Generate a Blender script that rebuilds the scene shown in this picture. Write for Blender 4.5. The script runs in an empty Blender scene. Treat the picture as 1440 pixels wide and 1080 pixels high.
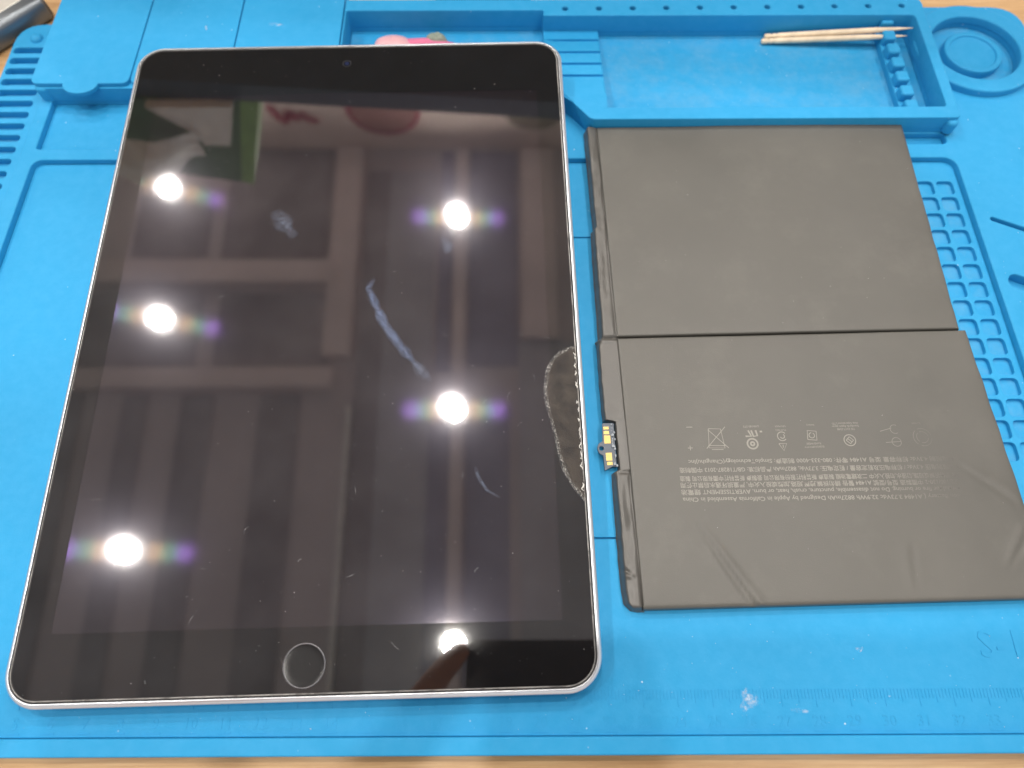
import bpy, bmesh, math, random
from mathutils import Vector, Matrix, noise
from mathutils.geometry import delaunay_2d_cdt
random.seed(7)
S = 0.001                                   # everything is modelled in millimetres
scn = bpy.context.scene
COL = scn.collection
rad = math.radians

# ------------------------------------------------------------------ camera
cam_d = bpy.data.cameras.new('camera'); cam = bpy.data.objects.new('camera', cam_d); COL.objects.link(cam)
cam_d.sensor_width = 36.0; cam_d.lens = 24.037; cam_d.clip_start = 0.005; cam_d.clip_end = 50
PITCH, YAW, ROLL = 0.415784, -0.005176, 0.001146
CAMR = Matrix.Rotation(YAW, 4, 'Z') @ Matrix.Rotation(PITCH, 4, 'X') @ Matrix.Rotation(ROLL, 4, 'Z')
cam.matrix_world = Matrix.Translation((0, 0, 0.2213)) @ CAMR
cam_d.dof.use_dof = True; cam_d.dof.focus_distance = 0.224; cam_d.dof.aperture_fstop = 8.5
scn.camera = cam

# ------------------------------------------------------------------ world (room light) and exposure
w = bpy.data.worlds.new('World'); scn.world = w; w.use_nodes = True
bg = w.node_tree.nodes['Background']; bg.inputs[0].default_value = (1.0, 0.98, 0.965, 1); bg.inputs[1].default_value = 0.78
LAMP_STRENGTH = 1180.0
scn.view_settings.view_transform = 'Standard'; scn.view_settings.look = 'None'
scn.view_settings.exposure = 0.0; scn.view_settings.gamma = 1.0
scn.render.engine = 'CYCLES'
scn.cycles.max_bounces = 10; scn.cycles.transparent_max_bounces = 16

# ------------------------------------------------------------------ helpers
def tag(o, label=None, cat=None, group=None, kind=None):
    if label: o['label'] = label
    if cat: o['category'] = cat
    if group: o['group'] = group
    if kind: o['kind'] = kind
    return o

def empty(name, loc=(0, 0, 0), rot=None):
    o = bpy.data.objects.new(name, None); COL.objects.link(o); o.empty_display_size = 0.01
    if rot is None: o.location = [c * S for c in loc]
    else: o.matrix_world = Matrix.Translation([c * S for c in loc]) @ rot
    return o

class MB:
    """collects faces in millimetres"""
    def __init__(s): s.v = []; s.f = []; s.flat = []
    def add(s, vs, fs):
        n = len(s.v); s.v += [tuple(v) for v in vs]; s.f += [tuple(i + n for i in f) for f in fs]; return s
    def box(s, x0, x1, y0, y1, z0, z1):
        return s.add([(x0,y0,z0),(x1,y0,z0),(x1,y1,z0),(x0,y1,z0),(x0,y0,z1),(x1,y0,z1),(x1,y1,z1),(x0,y1,z1)],
                     [(3,2,1,0),(4,5,6,7),(0,1,5,4),(1,2,6,5),(2,3,7,6),(3,0,4,7)])
    def rings(s, rings, cap0=False, cap1=False):
        n = len(rings[0]); vs = [p for r in rings for p in r]; fs = []
        for k in range(len(rings) - 1):
            for i in range(n):
                j = (i + 1) % n; fs.append((k*n+i, k*n+j, (k+1)*n+j, (k+1)*n+i))
        if cap0: fs.append(tuple(reversed(range(n))))
        if cap1: fs.append(tuple((len(rings)-1)*n + i for i in range(n)))
        return s.add(vs, fs)
    def tube(s, pts, r, seg=8, cap=True):
        pts = [Vector(p) for p in pts]; rr = r if isinstance(r, (list, tuple)) else [r]*len(pts); rings = []
        up = Vector((0, 0, 1))
        for i, p in enumerate(pts):
            d = (pts[min(i+1, len(pts)-1)] - pts[max(i-1, 0)]).normalized()
            u = up if abs(d.dot(up)) < .95 else Vector((1, 0, 0))
            a = d.cross(u).normalized(); b = a.cross(d)
            rings.append([tuple(p + rr[i]*(math.cos(t)*a + math.sin(t)*b)) for t in [2*math.pi*k/seg for k in range(seg)]])
        return s.rings(rings, cap, cap)
    def ribbon(s, pts, wd, z=0.0):
        """flat stroke in the xy plane"""
        P = [Vector(p[:2]) for p in pts]; vs = []
        for i, p in enumerate(P):
            d = (P[min(i+1, len(P)-1)] - P[max(i-1, 0)])
            if d.length < 1e-9: d = Vector((1, 0))
            d.normalize(); n = Vector((-d.y, d.x)) * (wd[i] if isinstance(wd, (list, tuple)) else wd) / 2
            vs += [(p.x+n.x, p.y+n.y, z), (p.x-n.x, p.y-n.y, z)]
        return s.add(vs, [(2*i, 2*i+1, 2*i+3, 2*i+2) for i in range(len(P)-1)])
    def fill(s, loops):
        """flat face with holes from loops of 3-D points that share one height"""
        pts = [p for L in loops for p in L]; z = pts[0][2]; ed = []; k = 0
        for L in loops: ed += [(k+i, k+(i+1) % len(L)) for i in range(len(L))]; k += len(L)
        vo, _, fo, *_r = delaunay_2d_cdt([Vector((p[0], p[1])) for p in pts], ed, [], 0, 1e-5)
        def inside(x, y):
            c = False
            for L in loops:
                for i in range(len(L)):
                    a, b = L[i-1], L[i]
                    if (a[1] > y) != (b[1] > y) and x < (b[0]-a[0])*(y-a[1])/(b[1]-a[1]) + a[0]: c = not c
            return c
        fo = [f for f in fo if inside(sum(vo[i].x for i in f)/len(f), sum(vo[i].y for i in f)/len(f))]
        n = len(s.f); s.add([(p.x, p.y, z) for p in vo], fo); s.flat += list(range(n, len(s.f))); return s
    def build(s, name, mat, parent=None, smooth=35, uv=None):
        me = bpy.data.meshes.new(name); me.from_pydata([tuple(c * S for c in v) for v in s.v], [], s.f); me.update()
        bm = bmesh.new(); bm.from_mesh(me); bmesh.ops.recalc_face_normals(bm, faces=bm.faces) if smooth is not None else None
        bm.to_mesh(me); bm.free()
        return link(name, me, mat, parent, smooth, s.flat)

def link(name, me, mat, parent=None, smooth=35, flat=()):
    if mat is not None: me.materials.clear(); me.materials.append(mat)
    if smooth is not None:
        me.polygons.foreach_set('use_smooth', [True] * len(me.polygons)); me.set_sharp_from_angle(angle=rad(smooth))
        for i in flat: me.polygons[i].use_smooth = False
    o = bpy.data.objects.new(name, me); COL.objects.link(o)
    if parent: o.parent = parent
    return o

def rrect(x0, x1, y0, y1, r=1.0, n=5):
    """rounded rectangle, counter-clockwise; r is one radius or (bl, br, tr, tl)"""
    rs = r if isinstance(r, (list, tuple)) else (r,)*4
    P = []
    for (cx, cy, sx, sy, a0), q in zip(((x0,y0,1,1,180),(x1,y0,-1,1,270),(x1,y1,-1,-1,0),(x0,y1,1,-1,90)), rs):
        if q <= 0.01: P.append((cx, cy)); continue
        for k in range(n + 1):
            a = rad(a0 + 90*k/n); P.append((cx + sx*q + q*math.cos(a), cy + sy*q + q*math.sin(a)))
    return P
def circle(cx, cy, r, n=48): return [(cx + r*math.cos(2*math.pi*k/n), cy + r*math.sin(2*math.pi*k/n)) for k in range(n)]
def roundpoly(pts, r, n=4):
    """round the corners of a ccw polygon"""
    out = []; m = len(pts)
    for i in range(m):
        p, a, b = Vector(pts[i]), Vector(pts[i-1]), Vector(pts[(i+1) % m])
        q = r[i] if isinstance(r, (list, tuple)) else r
        if q <= 0: out.append(tuple(p)); continue
        u, v = (a-p).normalized(), (b-p).normalized()
        s_, e_ = p + u*q, p + v*q
        for k in range(n+1):
            t = k/n; out.append(tuple((1-t)**2*s_ + 2*t*(1-t)*p + t*t*e_))
    return out
def area(L): return sum(L[i-1][0]*L[i][1] - L[i][0]*L[i-1][1] for i in range(len(L)))/2
def inset(L, d):
    """shift a loop to the left of its direction by d"""
    out = []; m = len(L)
    for i in range(m):
        a, p, b = Vector(L[i-1]), Vector(L[i]), Vector(L[(i+1) % m])
        n1 = (p-a); n1 = Vector((-n1.y, n1.x)); n2 = (b-p); n2 = Vector((-n2.y, n2.x))
        if n1.length < 1e-9: n1 = n2.copy()
        if n2.length < 1e-9: n2 = n1.copy()
        n1.normalize(); n2.normalize(); n = n1 + n2
        if n.length < 1e-6: n = n1.copy()
        n.normalize(); k = max(0.5, n.dot(n1)); p2 = p + n*(d/k); out.append((p2.x, p2.y))
    return out
def plate(mb, outer, holes, z0, z1, bev=0.3, seg=3, ztop=None):
    """a sheet with holes: real walls, rounded upper edges"""
    if area(outer) < 0: outer = outer[::-1]
    loops = [outer] + [h[::-1] if area(h) > 0 else h for h in holes]
    tops = []
    for L in loops:
        rings = [[(x, y, z0) for x, y in L], [(x, y, z1-bev) for x, y in L]]
        for k in range(1, seg+1):
            a = math.pi/2*k/seg; I = inset(L, bev*(1-math.cos(a)))
            rings.append([(x, y, z1-bev + bev*math.sin(a)) for x, y in I])
        mb.rings(rings); tops.append([Vector(p) for p in rings[-1]])
    return mb.fill(tops)

# ------------------------------------------------------------------ materials
def new_mat(name):
    m = bpy.data.materials.new(name); m.use_nodes = True; nt = m.node_tree
    return m, nt, nt.nodes['Principled BSDF']
def nd(nt, typ, **kw):
    n = nt.nodes.new(typ)
    for k, v in kw.items(): setattr(n, k, v)
    return n
def coords(nt, scale=(1, 1, 1), loc=(0, 0, 0), rot=(0, 0, 0), out='Object'):
    t = nd(nt, 'ShaderNodeTexCoord'); m = nd(nt, 'ShaderNodeMapping')
    m.inputs['Scale'].default_value = scale; m.inputs['Location'].default_value = loc; m.inputs['Rotation'].default_value = rot
    nt.links.new(t.outputs[out], m.inputs[0]); return m.outputs[0]
def ntex(nt, vec, scale, detail=3, rough=.5):
    n = nd(nt, 'ShaderNodeTexNoise'); n.inputs['Scale'].default_value = scale; n.inputs['Detail'].default_value = detail
    n.inputs['Roughness'].default_value = rough; nt.links.new(vec, n.inputs['Vector']); return n.outputs['Fac']
def ramp(nt, fac, stops):
    r = nd(nt, 'ShaderNodeValToRGB'); e = r.color_ramp.elements
    while len(e) < len(stops): e.new(0.5)
    for el, (p, c) in zip(e, stops): el.position = p; el.color = c if len(c) == 4 else (*c, 1)
    nt.links.new(fac, r.inputs[0]); return r.outputs[0]
def mixc(nt, fac, a, b, blend='MIX'):
    m = nd(nt, 'ShaderNodeMix', data_type='RGBA', blend_type=blend)
    for sock, v in ((m.inputs[0], fac), (m.inputs[6], a), (m.inputs[7], b)):
        if hasattr(v, 'is_output'): nt.links.new(v, sock)
        else: sock.default_value = v if not isinstance(v, tuple) or len(v) == 4 else (*v, 1)
    return m.outputs[2]
def bump(nt, h, strength, dist, bs):
    b = nd(nt, 'ShaderNodeBump'); b.inputs['Strength'].default_value = strength; b.inputs['Distance'].default_value = dist
    nt.links.new(h, b.inputs['Height']); nt.links.new(b.outputs[0], bs.inputs['Normal']); return b
def simple(name, col, rough=.5, metal=0, spec=.5, noise_amt=0.12, nscale=60, bmp=0.0, bscale=400):
    m, nt, b = new_mat(name); v = coords(nt)
    f = ntex(nt, v, nscale, 4)
    lo = tuple(c*(1-noise_amt) for c in col); hi = tuple(min(1, c*(1+noise_amt)) for c in col)
    nt.links.new(ramp(nt, f, [(.3, lo), (.7, hi)]), b.inputs['Base Color'])
    b.inputs['Roughness'].default_value = rough; b.inputs['Metallic'].default_value = metal; b.inputs['Specular IOR Level'].default_value = spec
    if bmp: bump(nt, ntex(nt, v, bscale, 3), bmp, .0005, b)
    return m

# blue silicone, matt, with dust and a few pale scuffs
BLUE = (0.017, 0.288, 0.57)
def silicone(grime=0.0):
    m, nt, b = new_mat('dusty blue silicone' if grime else 'blue silicone'); v = coords(nt)
    big = ntex(nt, v, 14, 3); mid = ntex(nt, v, 260, 4, .6)
    c = ramp(nt, big, [(.3, tuple(x*.93 for x in BLUE)), (.7, tuple(x*1.06 for x in BLUE))])
    c = mixc(nt, ramp(nt, mid, [(.35, (0,0,0)), (.75, (.14,.14,.14))]), c, (0.10, 0.42, 0.76))
    # fine dust: sparse specks
    vo = nd(nt, 'ShaderNodeTexVoronoi'); vo.inputs['Scale'].default_value = 420; nt.links.new(v, vo.inputs['Vector'])
    patch = ntex(nt, v, 35, 2)
    sp = ramp(nt, vo.outputs['Distance'], [(.07, (1,1,1)), (.13, (0,0,0))])
    gate = nd(nt, 'ShaderNodeSeparateColor'); nt.links.new(vo.outputs['Color'], gate.inputs[0])
    g = nd(nt, 'ShaderNodeMath', operation='GREATER_THAN'); nt.links.new(gate.outputs[0], g.inputs[0]); g.inputs[1].default_value = .93
    a = nd(nt, 'ShaderNodeMath', operation='MULTIPLY'); nt.links.new(sp, a.inputs[0]); nt.links.new(g.outputs[0], a.inputs[1])
    a2 = nd(nt, 'ShaderNodeMath', operation='MULTIPLY'); nt.links.new(a.outputs[0], a2.inputs[0]); nt.links.new(ramp(nt, patch, [(.4, (0,0,0)), (.62, (.8,.8,.8))]), a2.inputs[1])
    c = mixc(nt, a2.outputs[0], c, (.62, .74, .82))
    if grime:
        gr = ntex(nt, v, 95, 6, .75); c = mixc(nt, ramp(nt, gr, [(.42, (0,0,0)), (.75, (grime,)*3)]), c, (.30, .38, .42))
    nt.links.new(c, b.inputs['Base Color'])
    b.inputs['Roughness'].default_value = .62; b.inputs['Specular IOR Level'].default_value = .3
    bump(nt, ntex(nt, v, 900, 3, .6), .12, .0003, b)
    return m
M_BLUE = silicone(); M_BLUED = silicone(.20)
def wood():
    m, nt, b = new_mat('oak table'); v = coords(nt, (2.2, 26, 26)); v0 = coords(nt)
    wv = ntex(nt, coords(nt, (3, 60, 60)), 4, 6, .65); fine = ntex(nt, coords(nt, (14, 420, 420)), 3, 4, .6)
    c = ramp(nt, wv, [(.25, (.36, .19, .075)), (.5, (.58, .36, .17)), (.75, (.70, .48, .26))])
    c = mixc(nt, ramp(nt, fine, [(.4, (0,0,0)), (.7, (.5,.5,.5))]), c, (.40, .20, .08))
    nt.links.new(c, b.inputs['Base Color']); b.inputs['Roughness'].default_value = .42
    bump(nt, fine, .1, .0003, b); return m
M_WOOD = wood()
M_ALU = simple('brushed aluminium', (.80, .80, .82), .30, 1, .5, .04, 300)
M_CHAM = simple('polished chamfer', (.74, .77, .82), .30, 1, .5, .03, 300)
M_GASKET = simple('black gasket', (.012, .012, .013), .7)
M_BEZEL = simple('black bezel paint', (.004, .004, .005), .8, spec=.1, noise_amt=.2)

def glass():
    """cover glass: clear sheet, mirror reflection by Fresnel, and a faint greasy film that spreads highlights"""
    m = bpy.data.materials.new('cover glass'); m.use_nodes = True; nt = m.node_tree; nt.nodes.clear()
    out = nd(nt, 'ShaderNodeOutputMaterial'); v = coords(nt)
    tr = nd(nt, 'ShaderNodeBsdfTransparent'); tr.inputs[0].default_value = (.93, .93, .93, 1)
    g1 = nd(nt, 'ShaderNodeBsdfGlossy'); g1.inputs['Roughness'].default_value = .026
    g2 = nd(nt, 'ShaderNodeBsdfGlossy'); g2.inputs['Roughness'].default_value = .13
    fr = nd(nt, 'ShaderNodeFresnel'); fr.inputs[0].default_value = 2.15
    gm = nd(nt, 'ShaderNodeMixShader'); film = ntex(nt, v, 22, 4, .6)
    nt.links.new(ramp(nt, film, [(.3, (.008,)*3), (.75, (.022,)*3)]), gm.inputs[0])
    nt.links.new(g1.outputs[0], gm.inputs[1]); nt.links.new(g2.outputs[0], gm.inputs[2])
    mx = nd(nt, 'ShaderNodeMixShader'); geo = nd(nt, 'ShaderNodeNewGeometry'); inv = nd(nt, 'ShaderNodeMath', operation='SUBTRACT'); inv.inputs[0].default_value = 1; nt.links.new(geo.outputs['Backfacing'], inv.inputs[1])
    fm = nd(nt, 'ShaderNodeMath', operation='MULTIPLY'); nt.links.new(fr.outputs[0], fm.inputs[0]); nt.links.new(inv.outputs[0], fm.inputs[1])     # inner face of the sheet is coated: light leaves freely
    nt.links.new(fm.outputs[0], mx.inputs[0]); nt.links.new(tr.outputs[0], mx.inputs[1]); nt.links.new(gm.outputs[0], mx.inputs[2])
    nt.links.new(mx.outputs[0], out.inputs[0]); return m
M_GLASS = glass()
def lcd():
    m = bpy.data.materials.new('display panel'); m.use_nodes = True; nt = m.node_tree; nt.nodes.clear()
    out = nd(nt, 'ShaderNodeOutputMaterial'); v = coords(nt)
    df = nd(nt, 'ShaderNodeBsdfDiffuse'); df.inputs[0].default_value = (.012, .010, .012, 1)
    g1 = nd(nt, 'ShaderNodeBsdfGlossy'); g1.inputs['Roughness'].default_value = .045; g1.inputs[0].default_value = (1, .93, .97, 1)
    g2 = nd(nt, 'ShaderNodeBsdfAnisotropic'); g2.inputs['Roughness'].default_value = .17; g2.inputs['Anisotropy'].default_value = .0; g2.inputs[0].default_value = (.75, .7, 1, 1)
    gm = nd(nt, 'ShaderNodeMixShader'); gm.inputs[0].default_value = .16
    nt.links.new(g1.outputs[0], gm.inputs[1]); nt.links.new(g2.outputs[0], gm.inputs[2])
    mx = nd(nt, 'ShaderNodeMixShader'); mx.inputs[0].default_value = .032
    nt.links.new(df.outputs[0], mx.inputs[1]); nt.links.new(gm.outputs[0], mx.inputs[2]); last = mx.outputs[0]
    # the pixel grid diffracts: weak coloured orders to either side of the mirror direction
    for tilt, col, wt in ((.017, (1, .55, .2), .00045), (-.017, (1, .55, .2), .00045), (.026, (.2, .9, .6), .0003), (-.026, (.2, .9, .6), .0003), (.036, (.45, .2, 1), .0006), (-.036, (.45, .2, 1), .0006)):
        cx = nd(nt, 'ShaderNodeCombineXYZ'); cx.inputs[0].default_value = tilt; cx.inputs[2].default_value = 1
        vt = nd(nt, 'ShaderNodeVectorTransform', vector_type='NORMAL', convert_from='OBJECT', convert_to='WORLD'); nt.links.new(cx.outputs[0], vt.inputs[0])
        g = nd(nt, 'ShaderNodeBsdfGlossy'); g.inputs['Roughness'].default_value = .062; g.inputs[0].default_value = (*[c*wt*1.1 for c in col], 1); nt.links.new(vt.outputs[0], g.inputs['Normal'])
        ad = nd(nt, 'ShaderNodeAddShader'); nt.links.new(last, ad.inputs[0]); nt.links.new(g.outputs[0], ad.inputs[1]); last = ad.outputs[0]
    nt.links.new(last, out.inputs[0]); return m
M_LCD = lcd()
def film_mat(name, col, alpha_lo, alpha_hi, scale, lo=.35, hi=.7, rough=.6):
    """see-through film with a noisy coverage"""
    m = bpy.data.materials.new(name); m.use_nodes = True; nt = m.node_tree; nt.nodes.clear()
    out = nd(nt, 'ShaderNodeOutputMaterial'); v = coords(nt)
    tr = nd(nt, 'ShaderNodeBsdfTransparent'); df = nd(nt, 'ShaderNodeBsdfDiffuse'); df.inputs[0].default_value = (*col, 1)
    mx = nd(nt, 'ShaderNodeMixShader'); f = ntex(nt, v, scale, 4, .65)
    nt.links.new(ramp(nt, f, [(lo, (alpha_lo,)*3), (hi, (alpha_hi,)*3)]), mx.inputs[0])
    nt.links.new(tr.outputs[0], mx.inputs[1]); nt.links.new(df.outputs[0], mx.inputs[2]); nt.links.new(mx.outputs[0], out.inputs[0]); return m
M_ADH = film_mat('lifted adhesive film', (.16, .14, .12), .10, .42, 160)
M_ADHLINE = film_mat('crushed adhesive edge', (.62, .62, .60), 0.0, .60, 2200, .48, .68)
M_CRUMB = simple('dry glue', (.72, .71, .68), .6)
M_SCR = film_mat('hair scratch', (.55, .56, .58), .15, .6, 900)
M_DUST = simple('pale dust', (.62, .62, .62), .9)
def pouch(name, base, rough):
    m, nt, b = new_mat(name); v = coords(nt)
    big = ntex(nt, v, 18, 4, .6); fine = ntex(nt, v, 2600, 2, .6)
    blot = ntex(nt, v, 46, 5, .7)
    c = ramp(nt, big, [(.3, tuple(x*.84 for x in base)), (.7, tuple(x*1.12 for x in base))])
    c = mixc(nt, ramp(nt, blot, [(.52, (0,0,0)), (.78, (.45,.45,.45))]), c, tuple(x*1.5 for x in base))
    nt.links.new(c, b.inputs['Base Color'])
    nt.links.new(ramp(nt, big, [(.25, (rough-.05,)*3), (.75, (rough+.06,)*3)]), b.inputs['Roughness'])
    b.inputs['Specular IOR Level'].default_value = .6
    bump(nt, fine, .25, .00015, b); return m
M_POUCH = pouch('grey-black pouch foil', (.081, .078, .068), .46)
M_FLAP = pouch('folded pouch foil', (.078, .075, .068), .36)
M_BLACK = simple('black foil edge', (.012, .012, .014), .35)
def ink():
    m, nt, b = new_mat('pale grey print'); v = coords(nt)
    sx = nd(nt, 'ShaderNodeSeparateXYZ'); nt.links.new(v, sx.inputs[0])
    mr = nd(nt, 'ShaderNodeMapRange'); mr.inputs[1].default_value = .074; mr.inputs[2].default_value = .112; nt.links.new(sx.outputs[0], mr.inputs[0])  # print colour blends into the foil colour towards the right end
    mottle = ntex(nt, v, 900, 3)
    ad = nd(nt, 'ShaderNodeMath', operation='MULTIPLY_ADD'); ad.inputs[1].default_value = .35; nt.links.new(mottle, ad.inputs[0]); nt.links.new(mr.outputs[0], ad.inputs[2])
    c = mixc(nt, ad.outputs[0], (.27, .26, .23), (.083, .079, .071))
    nt.links.new(c, b.inputs['Base Color']); b.inputs['Roughness'].default_value = .5; return m
M_INK = ink()
M_PCB = simple('grey circuit board', (.09, .11, .14), .5)
M_GOLD = simple('gold plated contact', (1.0, .72, .28), .22, 1)
M_WOODSTICK = simple('birch toothpick', (.74, .60, .43), .55, noise_amt=.15, nscale=200)
M_STEEL = simple('grey metal', (.20, .22, .24), .38, .7, noise_amt=.08, bmp=.1, bscale=1500)
M_STEELD = simple('dark grey plastic', (.10, .09, .08), .45)
M_PALE = simple('pale metal', (.62, .60, .54), .35, .4)
M_PINK = simple('pink rubber', (.80, .22, .36), .25, noise_amt=.15, nscale=40)
M_PINKHL = simple('pink rubber highlight', (.80, .45, .48), .3)  # paler colour paints the gloss highlight at the left end of the pouch
M_OLIVE = simple('grey green plastic', (.26, .30, .24), .4)

# ------------------------------------------------------------------ the setting: table, ceiling and wall (the last two only show in the tablet's reflection)
t = MB().box(-900, 900, -500, 950, -30, 0).build('table', M_WOOD, smooth=None); tag(t, kind='structure')

H = 1900.0
M_CEIL = simple('brown grey ceiling', (.60, .56, .575), .8, nscale=3)
M_PANE = simple('dark ceiling panel', (.37, .365, .385), .6, nscale=5, noise_amt=.3)
M_NAVY = simple('navy ceiling panel', (.33, .34, .43), .6, nscale=5, noise_amt=.2)
M_BEAM = simple('light wood beam', (.77, .69, .68), .7, nscale=4)
M_GREYP = simple('grey ceiling panel', (.50, .51, .55), .6, nscale=5, noise_amt=.15)
M_TRIM = simple('white trim', (.85, .85, .82), .5)
M_WALL = simple('pinkish brown wall', (.83, .69, .63), .8, nscale=3)
ceil = MB().box(-2000, 1700, -1500, 1700, H + 20, H + 60).build('ceiling', M_CEIL, smooth=None); tag(ceil, kind='structure')
def cpanel(name, x0, x1, y0, y1, mat, dz=12): MB().box(x0*1000, x1*1000, y0*1000, y1*1000, H + 20 - dz, H + 19.5).build(name, mat, ceil, None)
for a in ((-.99, -.63, 1.15, 1.59), (-.97, -.60, .76, 1.02), (-1.44, -1.03, .76, 1.02), (-1.30, -1.04, 1.16, 1.40)): cpanel('panel', *a, M_PANE, 8)
for a in ((-.24, -.195, .74, 1.58), (-.135, .03, .76, 1.58), (-.255, -.185, -.9, .62), (-.135, .0, -.9, .62)): cpanel('panel', *a, M_NAVY, 8)
for a in ((-1.24, -1.16, -.9, .66), (-1.05, -.95, -.9, .66), (-.80, -.67, -.9, .66), (-.50, -.42, -.9, 1.5), (-1.5, -1.37, -.9, .66)): cpanel('panel', *a, M_PANE, 8)
for a in ((-1.9, -.59, 1.05, 1.13), (-1.9, -.57, .68, .745)): cpanel('beam', *a, M_BEAM, 40)
for a in ((-.61, -.52, .79, 1.59), (-.185, -.145, -.9, 1.58), (.045, .16, .85, 1.58)): cpanel('beam', *a, M_BEAM, 30)
for a in ((-.419, -.257, -.9, 1.5), (.034, .30, -.9, .845)): cpanel('panel', *a, M_GREYP, 8)
cpanel('trim', -.517, -.503, -.6, .62, M_TRIM, 30)
wall = MB().box(-2000, 1700, 1600, 1660, 600, H + 19).build('wall', M_WALL, smooth=None); tag(wall, kind='structure')

# ceiling downlights: the only lamps
def emit(name, col, st):
    m = bpy.data.materials.new(name); m.use_nodes = True; nt = m.node_tree; nt.nodes.clear()
    e = nd(nt, 'ShaderNodeEmission'); e.inputs[0].default_value = (*col, 1); e.inputs[1].default_value = st
    o = nd(nt, 'ShaderNodeOutputMaterial'); nt.links.new(e.outputs[0], o.inputs[0]); return m
M_LAMP = emit('lit lamp lens', (1, .95, .88), LAMP_STRENGTH)
LAMPS = [(-1190, 1410, 'far left'), (-1140, 910, 'middle left'), (-1130, 170, 'near left'), (-175, 1290, 'far centre'), (-172, 600, 'middle centre'), (-160, -90, 'near centre'),
         (800, 1290, 'far right'), (800, 600, 'middle right'), (800, -90, 'near right')]  # right column unseen in the glass, added because shadows fall both ways
ring_me = lens_me = None
for x, y, wd in LAMPS:
    r = empty('ceiling_lamp', (x, y, H - 25)); tag(r, 'round white ceiling downlight, %s of the grid partly mirrored in the tablet glass' % wd, 'lamp', 'ceiling downlights')
    if ring_me is None:
        mb = MB(); mb.rings([[(px, py, z) for px, py in circle(0, 0, rr, 32)] for rr, z in ((42, 45), (42, 2), (39, 0), (30, 0), (27.5, 6), (27.5, 45))])
        ring_me = mb.build('housing', M_TRIM, r).data
        mb = MB(); mb.rings([[(px, py, z) for px, py in circle(0, 0, rr, 32)] for rr, z in ((27, 6), (18, 4.5), (8, 3.6))], cap1=True)
        lens_me = mb.build('lens', M_LAMP, r).data
    else:
        for nme, me in (('housing', ring_me), ('lens', lens_me)):
            o = bpy.data.objects.new(nme, me); COL.objects.link(o); o.parent = r

# black shelf behind the bench with the tissue box on it: seen in the glass
SHR = Matrix.Rotation(rad(-4.0), 4, 'Z')
M_SHELF = simple('black laminate', (.055, .085, .12), .55)
KS = .832
shelf = empty('wall_shelf', (-120.7, 394, 249.6), SHR); shelf.scale = (KS,)*3; tag(shelf, 'black shelf hanging behind the bench, mirrored along the tablet top edge', 'shelf')
MB().box(-420, 620, 0, 360, -22, 0).build('board', M_SHELF, shelf, None)
MB().box(-420, 620, 360, 380, -60, 120).build('back_rail', M_SHELF, shelf, None)
M_GREEN = simple('green card', (.22, .42, .12), .5); M_GREEND = simple('dark green card', (.07, .17, .075), .5)
M_PAPER = simple('white tissue paper', (.93, .90, .87), .9)
tb = empty('tissue_box', (-274.7, 419.8, 249.6)); tb.scale = (KS,)*3; tag(tb, 'green and white tissue box on the black shelf, mirrored in the tablet corner', 'box')
def prism(name, poly, y0, y1, mat, wob=0.0):
    if area(poly) < 0: poly = poly[::-1]
    n = len(poly); mb = MB(); vs = [(x + 330, y + wob*noise.noise(Vector((x*.03, z*.03, y*.1))), z - 340) for y in (y0 - 500, y1 - 500) for x, z in poly]
    mb.add(vs, [tuple(range(n)), tuple(reversed(range(n, 2*n)))] + [(i, n+i, n+(i+1) % n, (i+1) % n) for i in range(n)]); return mb.build(name, mat, tb, None)
prism('side_panel', [(-256, 341), (-238, 341), (-293, 483), (-305, 476)], 481, 560, M_GREEN)
prism('carton', [(-256.2, 341), (-305.2, 476), (-345, 466), (-390, 452), (-400, 341)], 480, 560, M_GREEND)
prism('front_panel', [(-345, 341), (-262, 341), (-286, 398), (-312, 397), (-318, 374)], 470, 479, M_PAPER)
mb = MB(); NX = 18; edge_lo = [(-440, 392), (-400, 380), (-350, 374), (-311, 372)]; edge_hi = [(-440, 446), (-395, 456), (-355, 438), (-317, 412)]
def along(P, t):
    k = min(int(t*3), 2); f = t*3 - k; return (P[k][0] + (P[k+1][0]-P[k][0])*f, P[k][1] + (P[k+1][1]-P[k][1])*f)
for j in range(NX + 1):
    for i in range(NX + 1):
        u, vv = i/NX, j/NX; a, b_ = along(edge_lo, u), along(edge_hi, u); X = a[0] + (b_[0]-a[0])*vv; Z = a[1] + (b_[1]-a[1])*vv
        mb.add([(X + 330, -42 + 9*math.sin(7*u + 2*vv) + 14*abs(vv-.45) + 5*noise.noise(Vector((X*.06, Z*.06, 1))), Z - 340)], [])
mb.f = [(j*(NX+1)+i, j*(NX+1)+i+1, (j+1)*(NX+1)+i+1, (j+1)*(NX+1)+i) for j in range(NX) for i in range(NX)]
mb.build('tissue', M_PAPER, tb, 60)
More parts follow.
